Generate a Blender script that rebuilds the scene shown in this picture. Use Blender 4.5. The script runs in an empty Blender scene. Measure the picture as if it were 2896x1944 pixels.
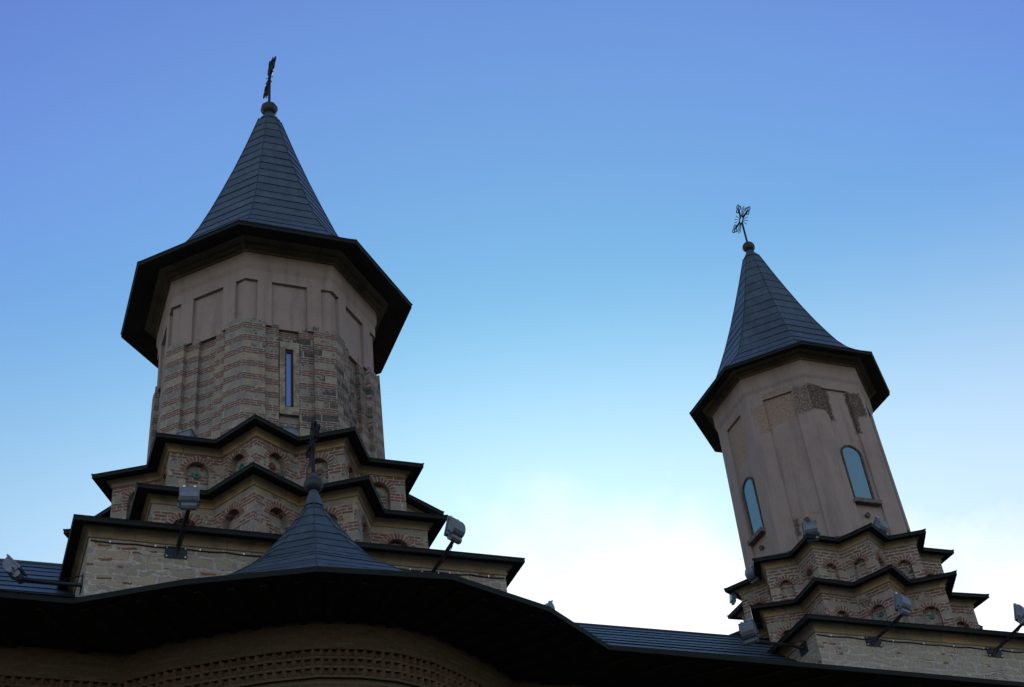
import bpy, math, random
from mathutils import Vector, Matrix
random.seed(11)
PI = math.pi
sin, cos = math.sin, math.cos
S = bpy.context.scene

# ------------------------------------------------------------------ camera, sky, sun, exposure
cam_d = bpy.data.cameras.new("camera")
cam = bpy.data.objects.new("camera", cam_d)
S.collection.objects.link(cam)
S.camera = cam
cam_d.sensor_width = 36.0
cam_d.lens = 50.3168
cam_d.clip_start = 0.1
cam_d.clip_end = 2000
cr = Vector((0.93528165, -0.34056257, -0.09625679))
cu = Vector((-0.13905238, -0.60373911, 0.78496084))
cf = Vector((0.32544227, 0.72077473, 0.61202215))
m = Matrix.Identity(4)
for i in range(3):
    m[i][0] = cr[i]; m[i][1] = cu[i]; m[i][2] = -cf[i]
cam.matrix_world = m            # the camera stands at the origin, the ground 1.6 m below

SUN_AZ = math.radians(24.0)     # from +Y towards +X
SUN_EL = math.radians(20.0)
sdir = Vector((sin(SUN_AZ) * cos(SUN_EL), cos(SUN_AZ) * cos(SUN_EL), sin(SUN_EL)))
sun_d = bpy.data.lights.new("sun", 'SUN')
sun_d.energy = 2.6
sun_d.angle = math.radians(0.5)
sun_d.color = (1.0, 0.93, 0.84)
sun = bpy.data.objects.new("sun", sun_d)
S.collection.objects.link(sun)
sun.rotation_euler = sdir.to_track_quat('Z', 'Y').to_euler()

W = bpy.data.worlds.new("World")
S.world = W
W.use_nodes = True
wt = W.node_tree
wt.nodes.clear()


class NT:
    """small helper to write node trees"""
    def __init__(s, tree):
        s.t = tree

    def n(s, kind, **kw):
        nd = s.t.nodes.new('ShaderNode' + kind)
        for k, v in kw.items():
            if k.startswith('i_'):
                nd.inputs[k[2:].replace('_', ' ')].default_value = v
            else:
                setattr(nd, k, v)
        return nd

    def l(s, a, b):
        s.t.links.new(a, b)

    def put(s, sock, v):
        if hasattr(v, 'is_linked'):
            s.t.links.new(v, sock)
        else:
            sock.default_value = v

    def math(s, op, a, b=0.0, c=None, clamp=False):
        nd = s.t.nodes.new('ShaderNodeMath')
        nd.operation = op
        nd.use_clamp = clamp
        s.put(nd.inputs[0], a)
        s.put(nd.inputs[1], b)
        if c is not None:
            s.put(nd.inputs[2], c)
        return nd.outputs[0]

    def vmath(s, op, a, b):
        nd = s.t.nodes.new('ShaderNodeVectorMath')
        nd.operation = op
        s.put(nd.inputs[0], a)
        s.put(nd.inputs[1], b)
        return nd.outputs['Value'] if op in ('DOT_PRODUCT', 'LENGTH') else nd.outputs[0]

    def mix(s, f, a, b, mode='MIX'):
        nd = s.t.nodes.new('ShaderNodeMix')
        nd.data_type = 'RGBA'
        nd.blend_type = mode
        nd.clamp_factor = True
        s.put(nd.inputs[0], f)
        s.put(nd.inputs[6], a if hasattr(a, 'is_linked') else tuple(a) + (1.0,) * (4 - len(a)))
        s.put(nd.inputs[7], b if hasattr(b, 'is_linked') else tuple(b) + (1.0,) * (4 - len(b)))
        return nd.outputs[2]

    def ramp(s, f, stops, interp='LINEAR'):
        nd = s.t.nodes.new('ShaderNodeValToRGB')
        cr_ = nd.color_ramp
        cr_.interpolation = interp
        while len(cr_.elements) < len(stops):
            cr_.elements.new(0.5)
        for e, (p, c) in zip(cr_.elements, stops):
            e.position = p
            e.color = tuple(c) + (1.0,) * (4 - len(c))
        s.put(nd.inputs[0], f)
        return nd.outputs[0]

    def smooth(s, x, a, b):
        nd = s.t.nodes.new('ShaderNodeMapRange')
        nd.interpolation_type = 'SMOOTHSTEP'
        s.put(nd.inputs[0], x)
        nd.inputs[1].default_value = a
        nd.inputs[2].default_value = b
        return nd.outputs[0]

    def noise(s, vec, scale, detail=4.0, rough=0.55, out='Fac'):
        nd = s.t.nodes.new('ShaderNodeTexNoise')
        s.put(nd.inputs['Vector'], vec)
        nd.inputs['Scale'].default_value = scale
        nd.inputs['Detail'].default_value = detail
        nd.inputs['Roughness'].default_value = rough
        return nd.outputs[out]


q = NT(wt)
sky = q.n('TexSky', sky_type='NISHITA', sun_disc=False, sun_elevation=SUN_EL,
          sun_rotation=SUN_AZ, altitude=400.0, air_density=1.35, dust_density=0.8, ozone_density=3.0)
tc = q.n('TexCoord')
dirv = tc.outputs['Generated']
nrm = q.n('VectorMath', operation='NORMALIZE')
q.l(dirv, nrm.inputs[0])
dv = nrm.outputs[0]
sep = q.n('SeparateXYZ')
q.l(dv, sep.inputs[0])
elz = sep.outputs['Z']
# thin bank of back-lit cloud low behind the church
n1 = q.noise(dv, 4.2, 7.0, 0.58)
n2 = q.noise(q.vmath('MULTIPLY', dv, (1.0, 1.0, 2.0)), 3.1, 6.0, 0.6)
CL_AZ, CL_EL = math.radians(31.0), math.radians(21.0)
sund = q.vmath('DOT_PRODUCT', dv, (sin(CL_AZ) * cos(CL_EL), cos(CL_AZ) * cos(CL_EL), sin(CL_EL)))
near = q.smooth(sund, 0.84, 0.985)
h = q.math('ADD', elz, q.math('MULTIPLY', q.math('SUBTRACT', n1, 0.5), -0.25))
h = q.math('SUBTRACT', h, q.math('MULTIPLY', near, 0.055))
bank = q.math('SUBTRACT', 1.0, q.smooth(h, 0.34, 0.515))
bank = q.math('MULTIPLY', bank, q.math('ADD', 0.30, q.math('MULTIPLY', near, 0.68)))
wisp = q.math('MULTIPLY', q.smooth(n2, 0.44, 0.72), q.math('SUBTRACT', 1.0, q.smooth(elz, 0.48, 0.64)))
haze_low = q.math('MULTIPLY', q.math('SUBTRACT', 1.0, q.smooth(elz, 0.44, 0.66)), 0.42)
mask = q.math('MAXIMUM', q.math('MAXIMUM', bank, haze_low), q.math('MULTIPLY', wisp, 0.45), clamp=True)
cloud = q.mix(near, (7.6, 8.4, 9.4), (12.4, 11.9, 12.2))
sunh = q.vmath('DOT_PRODUCT', dv, tuple(sdir))
tint = q.ramp(sunh, [(0.77, (0.525, 0.555, 0.955)), (0.86, (0.500, 0.660, 0.940)), (0.95, (0.385, 0.700, 0.785))])
tint = q.mix(1.0, tint, (2.0, 2.0, 2.0), 'MULTIPLY')
tint = q.mix(q.smooth(elz, 0.50, 0.72), (0.76, 1.40, 1.56), tint)
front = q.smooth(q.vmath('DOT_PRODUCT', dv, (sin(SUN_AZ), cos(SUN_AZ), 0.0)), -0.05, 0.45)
tint = q.mix(front, (3.2, 2.70, 2.56), tint)  # unseen sky behind the camera, brightened to lift the camera-facing walls
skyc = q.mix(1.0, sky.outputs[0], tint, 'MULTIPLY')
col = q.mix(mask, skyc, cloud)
bg = q.n('Background')
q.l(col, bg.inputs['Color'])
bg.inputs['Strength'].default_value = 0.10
wo = q.n('OutputWorld')
q.l(bg.outputs[0], wo.inputs['Surface'])

S.view_settings.view_transform = 'Standard'
S.view_settings.look = 'None'
S.view_settings.gamma = 1.0
S.view_settings.exposure = 0.0
S.view_settings.use_curve_mapping = False
S.cycles.max_bounces = 6
S.cycles.use_denoising = True


# ------------------------------------------------------------------ materials
def new_mat(name):
    mt = bpy.data.materials.new(name)
    mt.use_nodes = True
    t = mt.node_tree
    t.nodes.clear()
    k = NT(t)
    b = k.n('BsdfPrincipled')
    o = k.n('OutputMaterial')
    k.l(b.outputs[0], o.inputs[0])
    return mt, k, b


def finish(k, b, colr, rough=0.85, bump=None, strength=0.5, dist=0.02, spec=0.3, metal=0.0):
    k.put(b.inputs['Base Color'], colr if hasattr(colr, 'is_linked') else tuple(colr) + (1.0,))
    k.put(b.inputs['Roughness'], rough)
    b.inputs['Specular IOR Level'].default_value = spec
    b.inputs['Metallic'].default_value = metal
    if bump is not None:
        bp = k.n('Bump')
        bp.inputs['Strength'].default_value = strength
        bp.inputs['Distance'].default_value = dist
        k.l(bump, bp.inputs['Height'])
        k.l(bp.outputs[0], b.inputs['Normal'])


def brick(k, vec, bw, rh, mort, off=0.5, freq=2, smooth=0.1):
    nd = k.n('TexBrick')
    k.put(nd.inputs['Vector'], vec)
    nd.offset = off
    nd.offset_frequency = freq
    nd.inputs['Scale'].default_value = 1.0
    nd.inputs['Brick Width'].default_value = bw
    nd.inputs['Row Height'].default_value = rh
    nd.inputs['Mortar Size'].default_value = mort
    nd.inputs['Mortar Smooth'].default_value = smooth
    nd.inputs['Bias'].default_value = 0.0
    nd.inputs['Color1'].default_value = (0, 0, 0, 1)
    nd.inputs['Color2'].default_value = (1, 1, 1, 1)
    nd.inputs['Mortar'].default_value = (0.5, 0.5, 0.5, 1)
    return nd.outputs['Color'], nd.outputs['Fac']


def uv_of(k):
    return k.n('TexCoord').outputs['UV']


def obj_of(k):
    return k.n('TexCoord').outputs['Object']


def wobble(k, vec, pos, amount, scale):
    c = k.noise(pos, scale, 2.0, 0.5, 'Color')
    d = k.vmath('MULTIPLY', k.vmath('SUBTRACT', c, (0.5, 0.5, 0.5)), (amount, amount, 0))
    return k.vmath('ADD', vec, d)


BRICK_RAMP = [(0.0, (0.125, 0.060, 0.048)), (0.35, (0.175, 0.078, 0.058)), (0.6, (0.215, 0.098, 0.070)),
              (0.8, (0.150, 0.085, 0.072)), (1.0, (0.240, 0.115, 0.080))]
MORTAR = (0.33, 0.28, 0.235)


def banded_masonry(name, rows, rh, stone_h, dark, dull, mort=0.008, cover=0.60, lichen_x=None):
    """stone courses alternating with thin brick courses, hand laid and patchily pointed over"""
    mt, k, b = new_mat(name)
    uv = uv_of(k)
    ob = obj_of(k)
    w = wobble(k, uv, ob, 0.022, 9.0)
    w = wobble(k, w, ob, 0.045, 1.6)
    sp = k.n('SeparateXYZ')
    k.l(w, sp.inputs[0])
    period = rows * rh + stone_h
    half = rows * rh
    vm = k.math('FLOORED_MODULO', sp.outputs['Y'], period)
    grp = k.math('FLOOR', k.math('DIVIDE', sp.outputs['Y'], period))
    inb = k.math('LESS_THAN', vm, half)
    cb_ = k.n('CombineXYZ')
    k.l(k.math('ADD', sp.outputs['X'], k.math('MULTIPLY', grp, 7.31)), cb_.inputs[0])
    k.l(vm, cb_.inputs[1])
    bc, bf = brick(k, cb_.outputs[0], 0.225, rh, mort)
    cs_ = k.n('CombineXYZ')
    k.l(k.math('ADD', sp.outputs['X'], k.math('MULTIPLY', grp, 3.17)), cs_.inputs[0])
    cs_.inputs[1].default_value = 0.5
    sc, sf = brick(k, cs_.outputs[0], 0.37, 1.0, 0.010, 0.0)
    edge = k.math('LESS_THAN', k.math('MINIMUM', vm, k.math('ABSOLUTE', k.math('SUBTRACT', vm, half))), 0.011)
    sf = k.math('MAXIMUM', sf, edge)
    big = k.noise(ob, 0.9, 3.0)
    mid = k.noise(ob, 3.4, 4.0, 0.6)
    fine = k.noise(ob, 14.0, 6.0, 0.65)
    brc = k.ramp(bc, BRICK_RAMP)
    brc = k.mix(dull, brc, (0.16, 0.105, 0.085))
    stone = k.ramp(sc, [(0.0, (0.29, 0.245, 0.195)), (0.22, (0.235, 0.215, 0.19)), (0.42, (0.315, 0.26, 0.185)),
                        (0.62, (0.25, 0.225, 0.195)), (0.82, (0.285, 0.25, 0.205)), (1.0, (0.205, 0.195, 0.178))], 'CONSTANT')
    stone = k.mix(k.math('MULTIPLY', k.smooth(big, 0.5, 0.7), 0.35), stone, (0.31, 0.25, 0.17))
    # grey-black lichen growing on some of the blocks
    li = k.math('ADD', k.math('MULTIPLY', k.math('SUBTRACT', fine, 0.5), 1.9), k.math('MULTIPLY', k.math('SUBTRACT', sc, 0.5), 0.8))
    li = k.math('ADD', li, k.math('MULTIPLY', k.math('SUBTRACT', big, 0.5), 1.8))
    if lichen_x is not None:
        so = k.n('SeparateXYZ')
        k.l(ob, so.inputs[0])
        li = k.math('ADD', li, k.math('MULTIPLY', k.math('SUBTRACT', k.smooth(so.outputs[0], lichen_x - 1.4, lichen_x + 1.4), 0.5), 0.55))
    lf = k.math('MULTIPLY', k.smooth(li, 0.42 - dark, 0.72 - dark), 0.88)
    stone = k.mix(lf, stone, (0.040, 0.042, 0.036))
    brc = k.mix(k.math('MULTIPLY', lf, 0.55), brc, (0.06, 0.05, 0.045))
    mcol = k.mix(k.smooth(fine, 0.35, 0.7), (0.31, 0.265, 0.23), (0.40, 0.345, 0.295))
    over = k.smooth(k.math('ADD', mid, k.math('MULTIPLY', k.math('SUBTRACT', fine, 0.5), 0.5)), cover, cover + 0.07)
    bf = k.math('MAXIMUM', bf, over)
    cb = k.mix(bf, brc, mcol)
    cs = k.mix(sf, stone, mcol)
    c = k.mix(inb, cs, cb)
    c = k.mix(k.math('MULTIPLY', k.smooth(mid, 0.42, 0.66), 0.32), c, (0.15, 0.125, 0.105))
    c = k.mix(0.5, c, k.ramp(fine, [(0.25, (0.5, 0.5, 0.5)), (0.75, (1.28, 1.24, 1.2))]), 'MULTIPLY')
    mm = k.math('ADD', k.math('MULTIPLY', inb, bf), k.math('MULTIPLY', k.math('SUBTRACT', 1.0, inb), sf))
    hgt = k.math('ADD', k.math('SUBTRACT', 1.0, mm), k.math('MULTIPLY', fine, 0.7))
    finish(k, b, c, 0.9, hgt, 0.7, 0.02, 0.15)
    return mt


def rubble(name, red, warm, sx=2.0, sy=4.6):
    """irregular quarry stones in wide mortar with a few stray bricks"""
    mt, k, b = new_mat(name)
    uv = uv_of(k)
    ob = obj_of(k)
    w = wobble(k, uv, ob, 0.06, 6.0)
    w = wobble(k, w, ob, 0.20, 1.7)
    ca, fa = brick(k, w, sx, sy, 0.05, 0.41, 2, 1.0)
    cb, fb = brick(k, k.vmath('ADD', w, (0.13, 0.05, 0.0)), sx * 0.62, sy * 0.56, 0.032, 0.37, 2, 1.0)
    pickb = k.math('GREATER_THAN', k.noise(ob, 1.9, 2.0), 0.54)
    f0 = k.math('ADD', k.math('MULTIPLY', fa, k.math('SUBTRACT', 1.0, pickb)), k.math('MULTIPLY', fb, pickb))
    c0 = k.mix(pickb, ca, cb)
    fine = k.noise(ob, 16.0, 6.0, 0.65)
    mid = k.noise(ob, 4.0, 4.0, 0.6)
    lim = k.math('ADD', 0.40, k.math('MULTIPLY', k.math('SUBTRACT', mid, 0.5), 1.9))
    dd = k.math('SUBTRACT', lim, f0)
    mor = k.math('SUBTRACT', 1.0, k.smooth(k.math('ADD', dd, k.math('MULTIPLY', k.math('SUBTRACT', fine, 0.5), 0.5)), -0.06, 0.10))
    st = k.ramp(c0, [(0.0, (0.33, 0.27, 0.195)), (0.25, (0.25, 0.22, 0.185)), (0.5, (0.36, 0.29, 0.195)),
                                (0.7, (0.25, 0.22, 0.18)), (1.0, (0.37, 0.285, 0.18))])
    if not warm:
        st = k.mix(0.5, st, (0.31, 0.27, 0.215))
    st = k.mix(k.math('MULTIPLY', k.smooth(fine, 0.6, 0.75), 0.75), st, (0.10, 0.085, 0.07))
    # stray bricks, thin, in rows
    bc, bf = brick(k, w, 0.27, 0.062, 0.010)
    pick = k.math('GREATER_THAN', k.math('ADD', bc, k.math('MULTIPLY', k.math('SUBTRACT', mid, 0.5), 1.0)), 1.06 - red)
    rb = k.math('MULTIPLY', pick, k.math('SUBTRACT', 1.0, bf))
    mcol = k.mix(k.smooth(fine, 0.35, 0.7), (0.31, 0.285, 0.255), (0.42, 0.385, 0.345))
    c = k.mix(mor, st, mcol)
    c = k.mix(rb, c, (0.20, 0.085, 0.062))
    # open joints
    crack = k.math('MULTIPLY', k.math('SUBTRACT', 1.0, k.smooth(k.math('ABSOLUTE', k.math('SUBTRACT', f0, 0.55)), 0.05, 0.22)), k.smooth(mid, 0.55, 0.66))
    c = k.mix(crack, c, (0.05, 0.042, 0.035))
    c = k.mix(0.4, c, k.ramp(fine, [(0.25, (0.6, 0.6, 0.6)), (0.75, (1.25, 1.22, 1.2))]), 'MULTIPLY')
    hgt = k.math('ADD', k.math('MULTIPLY', fine, 0.6), k.math('SUBTRACT', k.math('SUBTRACT', 1.0, mor), crack))
    finish(k, b, c, 0.92, hgt, 0.7, 0.025, 0.15)
    return mt


def plaster(name, patches=()):
    mt, k, b = new_mat(name)
    uv = uv_of(k)
    ob = obj_of(k)
    big = k.noise(ob, 1.3, 5.0, 0.6)
    fine = k.noise(ob, 20.0, 6.0, 0.65)
    streak = k.noise(k.vmath('MULTIPLY', ob, (5.0, 5.0, 0.55)), 1.0, 5.0, 0.6)
    c = k.ramp(big, [(0.3, (0.245, 0.188, 0.165)), (0.5, (0.295, 0.226, 0.197)), (0.72, (0.262, 0.213, 0.192))])
    c = k.mix(k.math('MULTIPLY', k.smooth(streak, 0.48, 0.72), 0.55), c, (0.165, 0.137, 0.125))
    c = k.mix(0.35, c, k.ramp(fine, [(0.25, (0.7, 0.7, 0.7)), (0.75, (1.2, 1.2, 1.2))]), 'MULTIPLY')
    hgt = k.math('MULTIPLY', fine, 0.25)
    if patches:
        w = wobble(k, uv, ob, 0.17, 4.0)
        w = wobble(k, w, ob, 0.13, 15.0)
        sp = k.n('SeparateXYZ')
        k.l(w, sp.inputs[0])
        rough = k.noise(ob, 26.0, 6.0, 0.7)
        for (u0, u1, v0, v1, kind) in patches:
            d = k.math('MINIMUM',
                       k.math('MINIMUM', k.math('SUBTRACT', sp.outputs[0], u0), k.math('SUBTRACT', u1, sp.outputs[0])),
                       k.math('MINIMUM', k.math('SUBTRACT', sp.outputs[1], v0), k.math('SUBTRACT', v1, sp.outputs[1])))
            f = k.smooth(k.math('ADD', d, k.math('MULTIPLY', k.math('SUBTRACT', rough, 0.5), 0.10)), -0.025, 0.025)
            if kind == 'bare':
                pc = k.ramp(rough, [(0.32, (0.09, 0.065, 0.055)), (0.45, (0.27, 0.185, 0.14)), (0.7, (0.34, 0.25, 0.19))])
            elif kind == 'mixed':
                pc = k.ramp(rough, [(0.36, (0.045, 0.038, 0.032)), (0.52, (0.19, 0.145, 0.115)), (0.7, (0.36, 0.28, 0.22))])
            elif kind == 'faint':
                pc = k.ramp(rough, [(0.30, (0.20, 0.15, 0.115)), (0.55, (0.31, 0.225, 0.16)), (0.7, (0.33, 0.25, 0.19))])
            else:
                pc = k.ramp(rough, [(0.38, (0.042, 0.032, 0.025)), (0.54, (0.115, 0.085, 0.065)), (0.68, (0.25, 0.19, 0.15))])
            c = k.mix(f, c, pc)
            hgt = k.math('ADD', hgt, k.math('MULTIPLY', f, k.math('SUBTRACT', k.math('MULTIPLY', rough, 1.6), 1.6)))
    finish(k, b, c, 0.9, hgt, 0.6, 0.025, 0.15)
    return mt


def sheet_metal(name, base=(0.034, 0.052, 0.066), rough=0.50):
    mt, k, b = new_mat(name)
    uv = uv_of(k)
    ob = obj_of(k)
    fine = k.noise(ob, 9.0, 5.0, 0.6)
    run = k.noise(k.vmath('MULTIPLY', ob, (7.0, 7.0, 0.9)), 1.0, 5.0, 0.62)
    sheet, sf = brick(k, uv, 0.9, 1.0, 0.0, 0.43)
    c = k.mix(k.smooth(run, 0.35, 0.7), base, tuple(v * 1.75 for v in base))
    c = k.mix(k.math('MULTIPLY', sheet, 0.6), c, tuple(v * 0.6 for v in base))
    # pale green-white oxide specks
    c = k.mix(k.math('MULTIPLY', k.smooth(fine, 0.62, 0.78), 0.35), c, (0.12, 0.16, 0.17))
    rg = k.math('ADD', rough - 0.10, k.math('MULTIPLY', run, 0.22))
    hgt = k.noise(ob, 2.2, 3.0, 0.5)
    finish(k, b, c, rg, hgt, 0.5, 0.06, 0.5, 0.2)
    return mt


def simple(name, base, rough=0.6, metal=0.0, spec=0.4, var=0.25, scale=12.0, bump=0.2):
    mt, k, b = new_mat(name)
    ob = obj_of(k)
    f = k.noise(ob, scale, 5.0, 0.6)
    lo = tuple(v * (1 - var) for v in base)
    hi = tuple(v * (1 + var) for v in base)
    finish(k, b, k.mix(k.smooth(f, 0.3, 0.7), lo, hi), rough, f, bump, 0.01, spec, metal)
    return mt


def cornice_stone(name, dim=1.0):
    mt, k, b = new_mat(name)
    uv = uv_of(k)
    ob = obj_of(k)
    fine = k.noise(ob, 18.0, 6.0, 0.65)
    big = k.noise(ob, 2.2, 4.0, 0.6)
    w = k.vmath('MULTIPLY', uv, (1.0, 0.0, 0.0))
    bc, bf = brick(k, k.vmath('ADD', w, (0.0, 0.45, 0.0)), 0.74, 1.0, 0.006, 0.0)
    c = k.ramp(bc, [(0.0, (0.27, 0.205, 0.125)), (0.3, (0.35, 0.25, 0.135)), (0.55, (0.25, 0.20, 0.14)),
                    (0.8, (0.37, 0.265, 0.14)), (1.0, (0.29, 0.225, 0.145))], 'CONSTANT')
    c = k.mix(k.math('MULTIPLY', k.smooth(big, 0.48, 0.7), 0.65), c, (0.12, 0.10, 0.08))
    c = k.mix(bf, c, (0.12, 0.10, 0.08))
    c = k.mix(0.4, c, k.ramp(fine, [(0.25, (0.65, 0.65, 0.65)), (0.75, (1.2, 1.2, 1.2))]), 'MULTIPLY')
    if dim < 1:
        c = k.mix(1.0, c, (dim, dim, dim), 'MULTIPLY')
    hgt = k.math('SUBTRACT', k.math('MULTIPLY', fine, 0.5), bf)
    finish(k, b, c, 0.88, hgt, 0.5, 0.015, 0.2)
    return mt


def facade_brick(name):
    mt, k, b = new_mat(name)
    uv = uv_of(k)
    ob = obj_of(k)
    w = wobble(k, uv, ob, 0.02, 6.0)
    bc, bf = brick(k, w, 0.27, 0.075, 0.016)
    fine = k.noise(ob, 18.0, 5.0, 0.6)
    c = k.ramp(bc, [(0.0, (0.06, 0.038, 0.025)), (0.4, (0.085, 0.055, 0.034)), (0.7, (0.082, 0.04, 0.027)), (1.0, (0.10, 0.068, 0.04))])
    c = k.mix(bf, c, (0.085, 0.070, 0.045))
    c = k.mix(k.math('MULTIPLY', k.smooth(fine, 0.58, 0.7), 0.35), c, (0.20, 0.15, 0.065))
    hgt = k.math('ADD', k.math('SUBTRACT', 1.0, bf), k.math('MULTIPLY', fine, 0.4))
    finish(k, b, c, 0.85, hgt, 0.6, 0.02, 0.2)
    return mt


M = {}
M['band_drum'] = banded_masonry('banded_masonry', 3, 0.052, 0.164, 0.21, 0.45, 0.007, 0.65, 5.0)
M['band_star'] = banded_masonry('banded_star_masonry', 3, 0.066, 0.165, 0.07, 0.34, 0.010, 0.55)
M['brick_star'] = banded_masonry('brick_star_masonry', 6, 0.074, 0.13, 0.02, 0.38, 0.017, 0.58)
M['rubble'] = rubble('quarry_stone', 0.13, True, 0.43, 0.205)
M['rubble_pale'] = rubble('pale_quarry_stone', 0.05, False, 0.34, 0.18)
M['plaster'] = plaster('pinkish_plaster')
# u = 10 * face + distance along the face, v = height
M['plaster_worn'] = plaster('worn_pinkish_plaster', [
    (70 - 0.62, 70 - 0.33, 18.35, 19.12, 'bare'), (70 - 0.36, 70 + 0.31, 18.48, 19.40, 'bare'),
    (70 + 0.36, 70 + 0.98, 18.56, 19.33, 'mixed'), (60 - 0.33, 60 + 0.36, 18.1, 19.3, 'faint'), (-0.95, -0.36, 18.58, 19.33, 'dark'),
    (-0.37, -0.20, 18.35, 19.26, 'dark'), (0.28, 0.70, 18.55, 19.22, 'dark'),
    (0.29, 0.42, 18.05, 18.9, 'dark'), (70 - 0.34, 70 - 0.24, 15.5, 15.95, 'dark'),
    (70 + 0.05, 70 + 0.30, 15.93, 16.0, 'bare')])
M['roof'] = sheet_metal('sheet_metal_roof')
M['roof_edge'] = simple('dark_green_sheet_edge', (0.007, 0.010, 0.010), 0.7, 0.0, 0.2)
M['ball'] = simple('dark_sheet_metal_ball', (0.016, 0.021, 0.026), 0.5, 0.15, 0.4)
M['seam'] = simple('dark_sheet_seam', (0.024, 0.035, 0.043), 0.6, 0.1, 0.3)  # darker sheet metal for the seam lips and ridge rolls
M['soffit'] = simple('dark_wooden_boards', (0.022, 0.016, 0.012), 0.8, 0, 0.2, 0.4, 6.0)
M['cornice'] = cornice_stone('ochre_cornice_stone')
M['cornice_dark'] = cornice_stone('dark_cornice_stone', 0.5)  # same cornice stone, evenly darker, for the octagon eaves
M['mortar'] = simple('lime_mortar', (0.30, 0.255, 0.215), 0.95, 0, 0.1, 0.25, 20.0, 0.5)
M['brick'] = simple('red_brick', (0.185, 0.092, 0.070), 0.9, 0, 0.15, 0.4, 9.0, 0.5)
M['facade'] = facade_brick('facade_brick')
M['facade_tooth'] = simple('frieze_brick', (0.125, 0.072, 0.045), 0.85, 0, 0.2, 0.35, 7.0, 0.4)
M['green_disc'] = simple('green_glazed_ceramic', (0.008, 0.085, 0.055), 0.25, 0, 0.5, 0.35, 25.0, 0.1)
M['brown_disc'] = simple('brown_glazed_ceramic', (0.095, 0.035, 0.022), 0.25, 0, 0.5, 0.35, 25.0, 0.1)
M['iron'] = simple('dark_wrought_iron', (0.012, 0.012, 0.014), 0.6, 0.3, 0.3)
M['lamp_grey'] = simple('grey_cast_aluminium', (0.12, 0.138, 0.165), 0.45, 0.3, 0.5, 0.15, 10.0, 0.05)
M['plate'] = simple('navy_painted_steel', (0.010, 0.016, 0.032), 0.5, 0.1, 0.4)
M['arm'] = simple('black_painted_steel', (0.009, 0.010, 0.013), 0.5, 0.1, 0.4)
M['bolt'] = simple('zinc_bolt', (0.6, 0.6, 0.6), 0.35, 0.8, 0.5, 0.1)
M['frame'] = simple('worn_dark_window_surround', (0.075, 0.062, 0.052), 0.85, 0, 0.2, 0.5, 15.0, 0.6)
M['wood'] = simple('brown_window_wood', (0.04, 0.022, 0.018), 0.7, 0, 0.2)
M['stone'] = simple('yellowish_window_stone', (0.235, 0.200, 0.148), 0.9, 0, 0.15, 0.4, 9.0, 0.8)
M['sill'] = simple('weathered_stone_sill', (0.14, 0.115, 0.098), 0.9, 0, 0.15, 0.35, 12.0, 0.6)
M['pipe'] = simple('clay_pipe', (0.10, 0.065, 0.05), 0.8, 0, 0.2)
M['ground'] = simple('courtyard_paving', (0.075, 0.075, 0.06), 0.9, 0, 0.2, 0.3, 1.2, 0.3)


def glass(name, tint, metal, rough):
    mt, k, b = new_mat(name)
    ob = obj_of(k)
    finish(k, b, tint, rough, k.noise(ob, 1.5, 2.0), 0.12, 0.02, 0.8, metal)
    return mt


M['glass_blue'] = glass('blue_reflecting_glass', (0.13, 0.19, 0.31), 0.85, 0.10)
M['glass_pale'] = glass('bluish_reflecting_glass', (0.115, 0.20, 0.235), 0.8, 0.22)


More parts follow.
